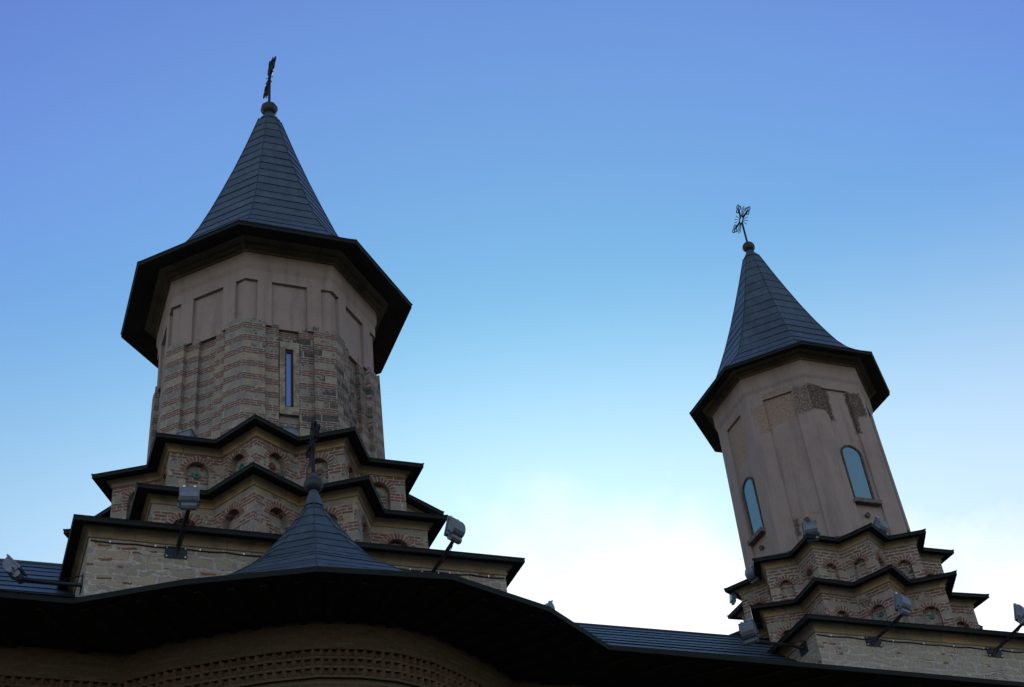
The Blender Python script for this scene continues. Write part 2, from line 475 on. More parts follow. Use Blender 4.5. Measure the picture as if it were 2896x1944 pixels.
# ------------------------------------------------------------------ mesh helpers
class MB:
    def __init__(s):
        s.v = []; s.f = []; s.uv = []; s.mi = []; s.mats = []; s.sm = []

    def mat(s, mt):
        if mt not in s.mats:
            s.mats.append(mt)
        return s.mats.index(mt)

    def face(s, pts, mt, uvs=None, smooth=False):
        b = len(s.v)
        s.v += [tuple(p) for p in pts]
        s.f.append(list(range(b, b + len(pts))))
        if uvs is None:
            a = Vector(pts[1]) - Vector(pts[0])
            L_ = a.length or 1.0
            uvs = [((Vector(p) - Vector(pts[0])).dot(a) / L_, p[2]) for p in pts]
        s.uv += list(uvs)
        s.mi.append(s.mat(mt))
        s.sm.append(smooth)

    def loft(s, rings, mt, vs=None, closed=True, us=None, smooth=False, u0=0.0):
        """rings of equal length; u follows the first ring, v = given or z"""
        n = len(rings[0])
        if us is None:
            us = [u0]
            for i in range(n):
                a, c = rings[0][i], rings[0][(i + 1) % n]
                us.append(us[-1] + math.dist(a, c))
        for j in range(len(rings) - 1):
            A, B = rings[j], rings[j + 1]
            for i in range(n if closed else n - 1):
                i2 = (i + 1) % n
                va = [A[i][2], A[i2][2], B[i2][2], B[i][2]] if vs is None else [vs[j], vs[j], vs[j + 1], vs[j + 1]]
                s.face([A[i], A[i2], B[i2], B[i]], mt,
                       [(us[i], va[0]), (us[i + 1], va[1]), (us[i + 1], va[2]), (us[i], va[3])], smooth)

    def box(s, c, sz, mt, rot=None):
        hx, hy, hz = sz[0] / 2, sz[1] / 2, sz[2] / 2
        P = [Vector((x, y, z)) for z in (-hz, hz) for x, y in ((-hx, -hy), (hx, -hy), (hx, hy), (-hx, hy))]
        if rot is not None:
            P = [rot @ p for p in P]
        P = [p + Vector(c) for p in P]
        for f in ((3, 2, 1, 0), (4, 5, 6, 7), (0, 1, 5, 4), (1, 2, 6, 5), (2, 3, 7, 6), (3, 0, 4, 7)):
            s.face([P[i] for i in f], mt)

    def tube(s, pts, r, mt, n=8, r2=None):
        pts = [Vector(p) for p in pts]
        rings = []
        for i, p in enumerate(pts):
            a = pts[max(i - 1, 0)]
            c = pts[min(i + 1, len(pts) - 1)]
            d = (c - a).normalized()
            e = d.cross(Vector((0, 0, 1)))
            if e.length < 1e-3:
                e = d.cross(Vector((1, 0, 0)))
            e.normalize()
            g = e.cross(d)
            rr = r if r2 is None else r + (r2 - r) * i / (len(pts) - 1)
            rings.append([p + rr * (cos(2 * PI * k / n) * e + sin(2 * PI * k / n) * g) for k in range(n)])
        s.loft(rings, mt, smooth=True)
        s.face(rings[0], mt)
        s.face(list(reversed(rings[-1])), mt)

    def ring(s, c, ax, ay, r, tr, mt, n=18, m=6):
        """torus lying in the plane of unit vectors ax, ay"""
        az = ax.cross(ay)
        rr = []
        for i in range(n):
            t = 2 * PI * i / n
            d = cos(t) * ax + sin(t) * ay
            rr.append([c + d * (r + tr * cos(2 * PI * j / m)) + az * (tr * sin(2 * PI * j / m)) for j in range(m)])
        for i in range(n):
            A, B = rr[i], rr[(i + 1) % n]
            for j in range(m):
                s.face([A[j], A[(j + 1) % m], B[(j + 1) % m], B[j]], mt, None, True)

    def build(s, name, parent=None, merge=True):
        me = bpy.data.meshes.new(name)
        me.from_pydata(s.v, [], s.f)
        uvl = me.uv_layers.new(name='UVMap')
        for i, c in enumerate(s.uv):
            uvl.data[i].uv = c
        for mt in s.mats:
            me.materials.append(mt)
        me.polygons.foreach_set('material_index', s.mi)
        me.polygons.foreach_set('use_smooth', s.sm)
        if merge:
            import bmesh
            bm = bmesh.new()
            bm.from_mesh(me)
            bmesh.ops.remove_doubles(bm, verts=bm.verts, dist=0.0004)
            bm.to_mesh(me)
            bm.free()
        me.update()
        o = bpy.data.objects.new(name, me)
        S.collection.objects.link(o)
        if parent is not None:
            o.parent = parent
            o.matrix_parent_inverse = Matrix.Identity(4)
        return o


def empty(name, loc=(0, 0, 0), parent=None):
    o = bpy.data.objects.new(name, None)
    o.empty_display_size = 0.3
    o.location = loc
    S.collection.objects.link(o)
    if parent is not None:
        o.parent = parent
    return o


def ang(c, a, r, z=0.0):
    """point at bearing a (0 = towards -Y, counter-clockwise from above)"""
    a = math.radians(a)
    return (c[0] + r * sin(a), c[1] - r * cos(a), z)


def offset(poly, d):
    """offset a closed counter-clockwise outline outwards"""
    n = len(poly)
    out = []
    for i in range(n):
        p0, p1, p2 = poly[i - 1], poly[i], poly[(i + 1) % n]
        e1 = Vector((p1[0] - p0[0], p1[1] - p0[1])).normalized()
        e2 = Vector((p2[0] - p1[0], p2[1] - p1[1])).normalized()
        n1 = Vector((e1.y, -e1.x))
        n2 = Vector((e2.y, -e2.x))
        b = (n1 + n2)
        b = b / (1 + n1.dot(n2))
        out.append((p1[0] + b.x * d, p1[1] + b.y * d))
    return out


def at_z(poly, z):
    return [(p[0], p[1], z) for p in poly]


def star(c, rt, rv, n=12, ph=15.0):
    out = []
    for i in range(n):
        out.append(ang(c, ph + i * 360 / n, rt)[:2])
        out.append(ang(c, ph + (i + .5) * 360 / n, rv)[:2])
    return out


def ngon(c, r, n=8, ph=22.5):
    return [ang(c, ph + i * 360 / n, r)[:2] for i in range(n)]


def profile_sweep(mb, poly, prof, mt, z0=0.0):
    rings = [at_z(offset(poly, d) if abs(d) > 1e-9 else poly, z0 + z) for d, z in prof]
    vs = [0.0]
    for i in range(1, len(prof)):
        vs.append(vs[-1] + math.dist(prof[i], prof[i - 1]))
    mb.loft(rings, mt, vs)


# ------------------------------------------------------------------ the church
church = empty('monastery_church', (11.8, 24.45, -1.6))
church['label'] = 'old stone and brick monastery church with two octagonal towers under dark metal spires'
church['category'] = 'church'


class Part:
    """children keep world coordinates although their part sits at its own base"""


def put(o, parent):
    o.parent = parent
    bpy.context.view_layer.update()
    o.matrix_parent_inverse = parent.matrix_world.inverted()
    return o


def mesh(mb, name, parent, label=None, **kw):
    o = mb.build(name, None, **kw)
    put(o, parent)
    if label:
        o['label'] = label
    return o


bpy.context.view_layer.update()


# --- stepped sheet roof over rings of corner points
def sheet_roof(mb, prof, ringfn, mt, step=0.33, lip=0.012, ridge=0.010, closed=True):
    """prof: list of (t, z); ringfn(t, extra) -> list of xy; courses overlap downwards"""
    # dense length parametrisation
    pts = [prof[0]]
    for a, b in zip(prof, prof[1:]):
        for i in range(1, 9):
            pts.append((a[0] + (b[0] - a[0]) * i / 8, a[1] + (b[1] - a[1]) * i / 8))
    r0 = ringfn(0.0, 0.0)
    r1 = ringfn(1.0, 0.0)
    unit = sum(math.dist(a, b) for a, b in zip(r0, r1)) / len(r0)
    ln = [0.0]
    for a, b in zip(pts, pts[1:]):
        ln.append(ln[-1] + math.hypot((b[0] - a[0]) * unit, b[1] - a[1]))
    n = max(2, round(ln[-1] / step))

    def sample(x):
        for i in range(len(ln) - 1):
            if ln[i + 1] >= x - 1e-9:
                f = (x - ln[i]) / max(ln[i + 1] - ln[i], 1e-9)
                return (pts[i][0] + (pts[i + 1][0] - pts[i][0]) * f, pts[i][1] + (pts[i + 1][1] - pts[i][1]) * f)
        return pts[-1]
    prev = None
    xs = [ln[-1] * i / n for i in range(n + 1)]
    for i in range(1, n):
        xs[i] += random.uniform(-0.02, 0.02)
    for i in range(n):
        a, b = sample(xs[i]), sample(xs[i + 1])
        low = [(p[0] + random.uniform(-.004, .004), p[1] + random.uniform(-.004, .004), a[1] + lip * 0.4 + (random.uniform(-.006, .006) if i else 0)) for p in ringfn(a[0], lip)]
        up = [(p[0], p[1], b[1]) for p in ringfn(b[0], 0.0)]
        mb.loft([low, up], mt, [i + 0.1, i + 0.9], closed, u0=random.uniform(0, 5))
        if prev is not None:
            mb.loft([prev, low], M['seam'], None, closed)
        prev = up
    # rolled ridges
    if ridge:
        m_ = len(r0)
        for kx in range(m_):
            line = []
            for i in range(0, n * 2 + 1):
                t, z = sample(ln[-1] * i / (n * 2))
                p = ringfn(t, lip * 0.6)[kx]
                line.append((p[0], p[1], z + 0.006))
            mb.tube(line, ridge, M['seam'], 6)


def eave(poly, ez, over, name, parent, cz, cd, fascia=0.075, label=None, slope=0.02, cornice_steps=None, cm='cornice'):
    """stone cornice, boarded soffit and metal edge round a closed wall outline.
    cz = height of the cornice below the eave, cd = its projection"""
    mb = MB()
    if cornice_steps is None:
        cornice_steps = [(0.0, 0.0), (0.16, 0.0), (0.24, 0.06), (0.26, 0.15), (0.20, 0.22), (0.12, 0.25), (0.14, 0.38), (0.26, 0.55), (0.50, 0.68), (0.84, 0.74), (0.84, 0.80), (1.0, 0.80), (1.02, 0.9), (1.0, 1.0), (0.3, 1.02)]
    prof = [(cd * a, ez - cz + (cz - 0.045) * b) for a, b in cornice_steps]
    profile_sweep(mb, poly, prof, M[cm])
    mesh(mb, 'stone_cornice', parent)
    mb = MB()
    zi = ez - 0.05 + slope
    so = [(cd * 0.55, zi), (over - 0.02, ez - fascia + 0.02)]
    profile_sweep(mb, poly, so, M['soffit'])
    profile_sweep(mb, poly, [(over - 0.02, ez - fascia + 0.02), (over - 0.02, ez - fascia), (over, ez - fascia), (over + 0.004, ez - fascia * 0.4),
                             (over, ez - fascia * 0.38), (over + 0.012, ez)], M['roof_edge'])
    mesh(mb, 'eave', parent)


def cross(name, c, base_z, cz, half, up, parent, tr=0.020, label=None):
    """iron cross whose bar runs across the church, three rings at each end, rays and a ring in the centre"""
    mb = MB()
    ay = Vector((0, 1, 0)); az = Vector((0, 0, 1))
    cc = Vector((c[0], c[1], cz))
    rc = half * 0.19
    mb.tube([(c[0], c[1], base_z), (c[0], c[1], cz - rc)], tr * 1.15, M['iron'], 8)
    mb.ring(cc, ay, az, rc, tr * 0.75, M['iron'])
    rr = half * 0.112
    for d, ln_ in ((ay, half), (-ay, half), (az, up)):
        e = cc + d * (ln_ - rr * 3.1)
        mb.tube([cc + d * rc, e], tr * 1.15, M['iron'], 8)
        o = az if abs(d.y) > 0.5 else ay
        mb.ring(e + d * rr * 2.1, ay, az, rr, tr * 0.6, M['iron'], 14)
        mb.ring(e + o * rr * 1.05 + d * rr * 0.4, ay, az, rr, tr * 0.6, M['iron'], 14)
        mb.ring(e - o * rr * 1.05 + d * rr * 0.4, ay, az, rr, tr * 0.6, M['iron'], 14)
    for k in range(4):
        for j in (-1, 0, 1):
            t = PI / 4 + k * PI / 2 + j * 0.27
            d = cos(t) * ay + sin(t) * az
            mb.tube([cc + d * rc * 1.0, cc + d * (half * (0.76 if j == 0 else 0.70))], tr * 0.34, M['iron'], 5, tr * 0.50)
    return mesh(mb, name, parent, label)


def finial(c, zc, r, parent, flutes=12, neck=None, amp=0.06, sq=1.0):
    mb = MB()
    rings = []
    n = flutes * 4
    for i in range(13):
        t = -PI / 2 + PI * i / 12
        ring_ = []
        for k in range(n):
            a = 2 * PI * k / n
            rr = r * max(cos(t), 0.05) * (1 + amp * abs(sin(flutes * a / 2)) - amp * 0.4)
            ring_.append((c[0] + rr * sin(a), c[1] - rr * cos(a), zc + r * sq * sin(t)))
        rings.append(ring_)
    mb.loft(rings, M['ball'], smooth=True)
    mesh(mb, 'finial_ball', parent)
    if neck:
        mb = MB()
        prof = neck
        rr = [[(c[0] + a * sin(2 * PI * k / 16), c[1] - a * cos(2 * PI * k / 16), z) for k in range(16)] for a, z in prof]
        mb.loft(rr, M['roof'], smooth=True)
        mesh(mb, 'finial_neck', parent)


# --- a wall facet with an arched niche
def facet(mb, p0, p1, z0, z1, u0, mt, w, crown, depth, cf_=0.53, vous=0.115, ring_extra=0.0):
    e = Vector((p1[0] - p0[0], p1[1] - p0[1]))
    L_ = e.length
    e.normalize()
    nn = Vector((e.y, -e.x))
    r = w / 2
    cx = L_ * cf_
    spring = crown - r

    def P(s_, z, d=0.0):
        return (p0[0] + e.x * s_ + nn.x * d, p0[1] + e.y * s_ + nn.y * d, z)

    def F(q_, dd=0.0, mm=mt):
        mb.face([P(s_, z, dd) for s_, z in q_], mm, [(u0 + s_, z) for s_, z in q_])
    F([(0, z0), (cx - r, z0), (cx - r, z1), (0, z1)])
    F([(cx + r, z0), (L_, z0), (L_, z1), (cx + r, z1)])
    K = 12
    arc = [(cx - r * cos(PI * i / K), spring + r * sin(PI * i / K)) for i in range(K + 1)]
    for a, b in zip(arc, arc[1:]):
        F([a, b, (b[0], z1), (a[0], z1)])
    # reveal and back
    path = [(cx - r, z0)] + arc + [(cx + r, z0)]
    for a, b in zip(path, path[1:]):
        mb.face([P(a[0], a[1]), P(a[0], a[1], -depth), P(b[0], b[1], -depth), P(b[0], b[1])], mt,
                [(u0 + 0.0, a[1]), (u0 + depth, a[1]), (u0 + depth, b[1]), (u0, b[1])])
    F([(cx - r, z0), (cx + r, z0)] + list(reversed(arc)), -depth)
    # mortar ring and brick voussoirs standing 3 and 9 mm proud
    for a in range(K):
        t0, t1 = PI * a / K, PI * (a + 1) / K
        q_ = [(cx - rr * cos(t), spring + rr * sin(t)) for rr, t in ((r + .004, t0), (r + .004, t1), (r + vous, t1), (r + vous, t0))]
        F(list(reversed(q_)), 0.003, M['mortar'])
    nb = max(9, int(PI * (r + vous * .5) / 0.062))
    for a in range(nb):
        t = PI * (a + 0.5) / nb + random.uniform(-0.02, 0.02)
        hw = 0.5 * (PI * (r + vous * .5) / nb) * random.uniform(0.58, 0.76)
        ra, rb = r + random.uniform(0.002, 0.012), r + vous * random.uniform(0.85, 1.05)
        d = Vector((-cos(t), sin(t)))
        o = Vector((d.y, -d.x))
        cs = [Vector((cx, spring)) + d * rr_ + o * hh for rr_, hh in ((ra, -hw * .85), (ra, hw * .85), (rb, hw), (rb, -hw))]
        fr = [P(c_.x, c_.y, 0.011) for c_ in cs]
        bk = [P(c_.x, c_.y, -0.01) for c_ in cs]
        mb.face(fr, M['brick'])
        for i in range(4):
            mb.face([bk[i], bk[(i + 1) % 4], fr[(i + 1) % 4], fr[i]], M['brick'])
    return P(cx, spring, -depth), nn


def disc(c, nn, z, r, mt, parent):
    mb = MB()
    n3 = Vector((nn.x, nn.y, 0))
    t3 = Vector((-nn.y, nn.x, 0))
    up = Vector((0, 0, 1))
    o = Vector((c[0], c[1], z))
    prof = [(r, 0.0), (r, 0.012), (r * 0.92, 0.022), (r * 0.8, 0.016), (r * 0.3, 0.010), (r * 0.24, 0.022), (r * 0.1, 0.026)]
    rr = [[o + n3 * d + (t3 * cos(2 * PI * k / 20) + up * sin(2 * PI * k / 20)) * a for k in range(20)] for a, d in prof]
    mb.loft(rr, mt, smooth=True)
    mb.face(rr[-1], mt)
    mesh(mb, 'ceramic_disc', parent)


def star_tier(c, eave_poly, ez, over, zb, parent, next_poly, next_z, niche, cz, cd, discs=None, mt='band_star'):
    wall = offset(eave_poly, -over)
    zt = ez - cz + 0.004
    mb = MB()
    u = 0.0
    spots = []
    for i in range(len(wall)):
        p0, p1 = wall[i], wall[(i + 1) % len(wall)]
        cf_ = niche['cf'] if i % 2 == 0 else 1 - niche['cf']
        cen, nn = facet(mb, p0, p1, zb, zt, u, M[mt], niche['w'], niche['crown'], niche['depth'], cf_, niche.get('v', 0.115))
        spots.append((i, cen, nn))
        u += math.dist(p0, p1)
    mesh(mb, 'star_wall', parent)
    if discs:
        for i, cen, nn in spots:
            if nn.y < 0.45:
                disc((cen[0], cen[1]), nn, niche['crown'] - niche['w'] * 0.52, discs[0], M['green_disc'] if (i * 7) % 5 in (discs[1]) else M['brown_disc'], parent)
    eave(wall, ez, over, 'eave', parent, cz, cd)
    mb = MB()
    ep = offset(wall, over + 0.012)

    def rf(t, x):
        return [(a[0] + (b[0] - a[0]) * t, a[1] + (b[1] - a[1]) * t) for a, b in zip(ep, next_poly)]
    sheet_roof(mb, [(0, ez), (0.5, ez + (next_z - ez) * 0.5), (1, next_z)], rf, M['roof'], 0.32, 0.01, 0.012)
    mesh(mb, 'star_roof', parent)
    return wall


def radial(c, poly_r, angs):
    return [ang(c, a, poly_r(a))[:2] for a in angs]


STAR_ANG = []
for i in range(12):
    STAR_ANG += [15 + 30 * i, 30 + 30 * i]


def octa_r(R):
    ap = R * cos(PI / 8)
    return lambda a: ap / cos(math.radians(((a + 22.5) % 45) - 22.5))


def square_r(h):
    return lambda a: h / max(abs(sin(math.radians(a))), abs(cos(math.radians(a))))


def base_block(cx, cy, hx, hy, ez, zb, parent, mt, star_wall_poly, star_z, c, over=0.28, cz=0.225, cd=0.115):
    P4 = [(cx - hx, cy - hy), (cx + hx, cy - hy), (cx + hx, cy + hy), (cx - hx, cy + hy)]
    wall = offset(P4, -over)
    mb = MB()
    mb.loft([at_z(wall, zb), at_z(wall, ez - cz + 0.004)], M[mt])
    base = mb
    eave(wall, ez, over, 'eave', parent, cz, cd, fascia=0.085)
    ep = offset(wall, over + 0.012)
    x0, y0 = ep[0]; x1, y1 = ep[2]
    ring_ = []
    for a in STAR_ANG:
        dx, dy = sin(math.radians(a)), -cos(math.radians(a))
        tx = ((x1 if dx > 0 else x0) - c[0]) / dx if abs(dx) > 1e-6 else 1e9
        ty = ((y1 if dy > 0 else y0) - c[1]) / dy if abs(dy) > 1e-6 else 1e9
        t = min(tx, ty)
        ring_.append((c[0] + dx * t, c[1] + dy * t))
    # snap the nearest bearings to the true corners
    for p in ep:
        j = min(range(24), key=lambda i: math.dist(ring_[i], p))
        ring_[j] = p

    def rf(t, x):
        return [(a[0] + (b[0] - a[0]) * t, a[1] + (b[1] - a[1]) * t) for a, b in zip(ring_, star_wall_poly)]
    rb = MB()
    sheet_roof(rb, [(0, ez), (0.5, (ez + star_z) / 2), (1, star_z)], rf, M['roof'], 0.33, 0.01, 0)
    mesh(rb, 'base_roof', parent)
    return base, wall


# ------------------------------------------------------------------ drums
def outline_faces(c, ap, prof_fn):
    """closed outline of an octagon whose eight sides follow prof_fn(i) = [(s, depth), ...]"""
    out = []
    us = []
    for i in range(8):
        a = math.radians(-90 + 45 * i - 45 * 0)
        a = math.radians(45 * i)
        n_ = (sin(a), -cos(a))
        t_ = (cos(a), sin(a))
        for s_, d in prof_fn(i):
            out.append((c[0] + n_[0] * (ap - d) + t_[0] * s_, c[1] + n_[1] * (ap - d) + t_[1] * s_))
            us.append(i * 10 + s_)
    return out, us


def drum_loft(mb, c, levels, prof_fn, mt, jitter=None):
    """levels: list of (z, apothem)"""
    rings = []
    us = None
    for z, ap in levels:
        o, us = outline_faces(c, ap, lambda i: prof_fn(i, ap * math.tan(PI / 8)))
        rings.append([(p[0], p[1], z + (jitter() if jitter and z == levels[-1][0] else 0)) for p in o])
    n = len(rings[0])
    for j in range(len(rings) - 1):
        A, B = rings[j], rings[j + 1]
        for i in range(n):
            i2 = (i + 1) % n
            ua, ub = us[i], us[i2]
            if int((ua + 5) // 10) != int((ub + 5) // 10):
                ub = ua + math.dist(A[i][:2], A[i2][:2])
            mb.face([A[i], A[i2], B[i2], B[i]], mt, [(ua, A[i][2]), (ub, A[i2][2]), (ub, B[i2][2]), (ua, B[i][2])])
    return rings


def cap(mb, ring_, c, r, z, mt):
    inner = [(c[0] + (p[0] - c[0]) * r, c[1] + (p[1] - c[1]) * r, z) for p in ring_]
    mb.loft([ring_, inner], mt)


def dense(lst, step=0.11):
    out = []
    for (a, d0), (b, d1) in zip(lst, lst[1:]):
        out.append((a, d0))
        if abs(d0 - d1) < 1e-6:
            n = max(1, round((b - a) / step))
            for i in range(1, n):
                out.append((a + (b - a) * i / n, d0))
    return out


TL = (5.18, 24.45)
TR = (18.43, 24.43)

# ==== larger tower, on the left
mbd = MB()


def prof_brick(i, h):
    return dense([(-h, 0), (-.50, 0), (-.50, .10), (-.21, .10), (-.21, .19), (.20, .19), (.20, .10), (.49, .10), (.49, 0), (h, 0)])


r_ = drum_loft(mbd, TL, [(15.3, 2.32), (16.2, 2.285), (18.5, 2.25)], prof_brick, M['band_drum'], lambda: random.uniform(-0.07, 0.07))
cap(mbd, r_[-1], TL, 0.88, 18.52, M['mortar'])


def prof_niche(i, h):
    return dense([(-h, .07), (-.665, .07), (-.665, 0), (-.37, 0), (-.37, .07), (.37, .07), (.37, 0), (.665, 0), (.665, .07), (h, .07)], 0.2)


def prof_flat(i, h):
    return dense([(-h, 0), (-.665, 0), (-.664, 0), (-.37, 0), (-.369, 0), (.37, 0), (.371, 0), (.665, 0), (.666, 0), (h, 0)], 0.2)


bot, _ = outline_faces(TL, 1.95, lambda i: [(-0.6, 0), (0.6, 0)])
rn = drum_loft(mbd, TL, [(18.42, 2.205), (19.58, 2.205)], prof_niche, M['plaster'], None)
cap(mbd, rn[0], TL, 0.9, 18.46, M['plaster'])
n_prof, usn = outline_faces(TL, 2.205, lambda i: prof_niche(i, 2.205 * math.tan(PI / 8)))
n_flat, _ = outline_faces(TL, 2.205, lambda i: [(s_, 0) for s_, d in prof_niche(i, 2.205 * math.tan(PI / 8))])
mbd.loft([at_z(n_prof, 19.58), at_z(n_flat, 19.585)], M['plaster'])
oc = lambda ap, z: at_z(ngon(TL, ap / cos(PI / 8), 8, -22.5), z)
mbd.loft([at_z(n_flat, 19.585), at_z(n_flat, 19.86)], M['plaster'])
mbd.loft([oc(2.205, 19.85), oc(2.243, 19.95), oc(2.246, 19.97), oc(2.25, 20.34)], M['plaster'])
tower_l = mesh(mbd, 'tower', church, 'larger bell tower with brick banded drum, plaster panels and a tall spire')

octL = ngon(TL, 2.25 / cos(PI / 8), 8, -22.5)
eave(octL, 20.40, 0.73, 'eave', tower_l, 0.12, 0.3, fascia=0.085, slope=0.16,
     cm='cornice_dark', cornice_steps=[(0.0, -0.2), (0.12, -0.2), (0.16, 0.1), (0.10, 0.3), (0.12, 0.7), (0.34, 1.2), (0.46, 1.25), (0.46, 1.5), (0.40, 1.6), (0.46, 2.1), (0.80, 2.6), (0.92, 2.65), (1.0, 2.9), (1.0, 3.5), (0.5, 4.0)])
mb = MB()
RL_E = 3.227 + 0.012


def cone_fn(c, R):
    return lambda t, x: ngon(c, R * (1 - t) + x, 8, -22.5)


def cone_prof(R, lst):
    return [(1 - r / R, z) for r, z in lst]


sheet_roof(mb, cone_prof(RL_E, [(RL_E, 20.40), (2.80, 20.76), (2.40, 21.17), (2.10, 21.60), (1.84, 22.12), (1.55, 22.85), (1.26, 23.65),
                                (0.96, 24.52), (0.66, 25.46), (0.30, 26.68)]), cone_fn(TL, RL_E), M['roof'], 0.345, 0.013, 0.012)
mesh(mb, 'spire_roof', tower_l)
finial(TL, 27.21, 0.205, tower_l, 8, [(0.31, 26.66), (0.27, 26.72), (0.2, 26.85), (0.13, 26.98), (0.11, 27.08)], 0.10)
cross('cross', TL, 27.35, 28.40, 0.70, 0.60, tower_l, 0.029)

# slit window in the face towards the yard and in its three siblings
for fi in (0, 2, 6):
    a = math.radians(45 * fi)
    R3 = Matrix.Rotation(a, 3, 'Z')
    ap = 2.125

    def FP(s_, out, z):
        return Vector((TL[0], TL[1], 0)) + R3 @ Vector((s_, -(ap + out), z))

    def fbox(mb, s0, s1, z0, z1, o0, o1, mt):
        mb.box(FP((s0 + s1) / 2, (o0 + o1) / 2, (z0 + z1) / 2), (s1 - s0, o1 - o0, z1 - z0), mt, R3)
    mb = MB()
    sx = -0.0
    fbox(mb, -.195 + sx, -.085 + sx, 16.30, 18.08, -.06, .055, M['stone'])
    fbox(mb, .085 + sx, .195 + sx, 16.30, 18.08, -.06, .055, M['stone'])
    fbox(mb, -.085 + sx, .085 + sx, 17.90, 18.08, -.06, .053, M['stone'])
    fbox(mb, -.085 + sx, .085 + sx, 16.30, 16.48, -.06, .053, M['stone'])
    mesh(mb, 'window_surround', tower_l)
    mb = MB()
    fbox(mb, -.085, -.055, 16.48, 17.90, -.06, .02, M['wood'])
    fbox(mb, .045, .085, 16.48, 17.90, -.06, .02, M['wood'])
    fbox(mb, -.055, .045, 17.84, 17.90, -.06, .02, M['wood'])
    fbox(mb, -.055, .045, 16.48, 16.52, -.06, .02, M['wood'])
    mesh(mb, 'window_frame', tower_l)
    mb = MB()
    fbox(mb, -.055, .045, 16.52, 17.84, -.05, -.004, M['glass_blue'])
    mesh(mb, 'window_pane', tower_l)

SLU = star(TL, 3.589, 2.927)
SLL = star(TL, 4.005, 3.254)
wallLU = star_tier(TL, SLU, 15.254, 0.295, 14.05, tower_l, radial(TL, octa_r(2.50), STAR_ANG), 15.56,
                   dict(w=0.42, crown=14.925, depth=0.13, cf=0.55), 0.18, 0.095, (0.078, (0, 2, 3)))
wallLL = star_tier(TL, SLL, 13.948, 0.30, 12.3, tower_l, wallLU, 14.20,
                   dict(w=0.46, crown=13.53, depth=0.15, cf=0.55, v=0.125), 0.185, 0.10)
base_mb, wL = base_block(5.13, 24.40, 3.85, 3.92, 12.50, 10.2, church, 'rubble', wallLL, 12.68, TL)
mesh(base_mb, 'tower_base', church, 'square rubble stone base under the larger tower')

# ==== smaller tower, on the right
mbd = MB()


def prof_r(i, h):
    return [(-h, 0), (-.36, 0), (-.35, .055), (.34, .055), (.35, 0), (h, 0)]


LV = [(15.06, 1.87), (15.35, 1.865), (19.27, 1.795)]
drum_loft(mbd, TR, LV, prof_r, M['plaster_worn'])
fl, _ = outline_faces(TR, 1.795, lambda i: [(s_, 0) for s_, d in prof_r(i, 1.795 * math.tan(PI / 8))])
ni, usn = outline_faces(TR, 1.795, lambda i: prof_r(i, 1.795 * math.tan(PI / 8)))
usr = [u for u in usn]
mbd.loft([at_z(ni, 19.27), at_z(fl, 19.275)], M['plaster_worn'], us=[usr[i] for i in range(len(usr))] + [usr[-1] + .3])
mbd.loft([at_z(fl, 19.275), at_z(fl, 19.54)], M['plaster_worn'], us=[usr[i] for i in range(len(usr))] + [usr[-1] + .3])
oc = lambda ap, z: at_z(ngon(TR, ap / cos(PI / 8), 8, -22.5), z)
mbd.loft([oc(1.795, 19.53), oc(1.83, 19.62), oc(1.832, 19.64), oc(1.84, 20.06)], M['plaster'])
tower_r = mesh(mbd, 'tower', church, 'smaller plastered bell tower with two arched windows and a short spire')
octR = ngon(TR, 1.84 / cos(PI / 8), 8, -22.5)
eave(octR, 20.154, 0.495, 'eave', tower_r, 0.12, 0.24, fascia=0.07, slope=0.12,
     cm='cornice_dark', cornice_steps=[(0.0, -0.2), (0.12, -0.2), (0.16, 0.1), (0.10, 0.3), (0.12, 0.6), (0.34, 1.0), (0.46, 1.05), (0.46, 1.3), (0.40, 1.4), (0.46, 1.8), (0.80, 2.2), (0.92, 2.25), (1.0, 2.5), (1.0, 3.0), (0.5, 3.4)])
mb = MB()
RR_E = 2.527 + 0.012
sheet_roof(mb, cone_prof(RR_E, [(RR_E, 20.154), (2.20, 20.42), (1.95, 20.68), (1.72, 21.05), (1.50, 21.52), (1.28, 22.02), (1.02, 22.68),
                                (0.76, 23.40), (0.50, 24.15), (0.23, 24.98)]), cone_fn(TR, RR_E), M['roof'], 0.34, 0.012, 0.011)
mesh(mb, 'spire_roof', tower_r)
finial(TR, 25.40, 0.17, tower_r, 8, [(0.25, 24.95), (0.21, 25.02), (0.15, 25.12), (0.10, 25.25)], 0.02)
cross('cross', TR, 25.5, 26.43, 0.52, 0.55, tower_r, 0.024)


def arched(parent, c, fi, ap, s0, hw, z0, z1):
    a = math.radians(45 * fi)
    R3 = Matrix.Rotation(a, 3, 'Z')

    def FP(s_, out, z):
        return Vector((c[0], c[1], 0)) + R3 @ Vector((s_ + s0, -(ap + out), z))

    def outline(r, zb):
        sp = z1 - hw
        return [(-r, zb)] + [(-r * cos(PI * i / 14), sp + r * sin(PI * i / 14)) for i in range(15)] + [(r, zb)]
    mb = MB()
    A = outline(hw + 0.045, z0 - 0.02)
    B = outline(hw, z0)
    for (d0, X, d1, Y) in ((-0.05, A, 0.030, A), (0.030, A, 0.026, B), (0.026, B, -0.05, B)):
        for i in range(len(A) - 1):
            jt = random.uniform(-0.006, 0.006)
            mb.face([FP(X[i][0], d0, X[i][1]), FP(X[i + 1][0], d0, X[i + 1][1]), FP(Y[i + 1][0], d1, Y[i + 1][1]), FP(Y[i][0], d1, Y[i][1])], M['frame'])
    mesh(mb, 'window_frame', parent)
    mb = MB()
    mb.face([FP(s_, 0.004, z) for s_, z in outline(hw, z0)], M['glass_pale'])
    mb.face([FP(s_, -0.02, z) for s_, z in reversed(outline(hw, z0))], M['glass_pale'])
    mesh(mb, 'window_pane', parent)
    mb = MB()
    mb.box(FP(0.0, 0.075, z0 - 0.06), (hw * 2 + 0.22, 0.17, 0.10), M['sill'], R3)
    mesh(mb, 'window_sill', parent)


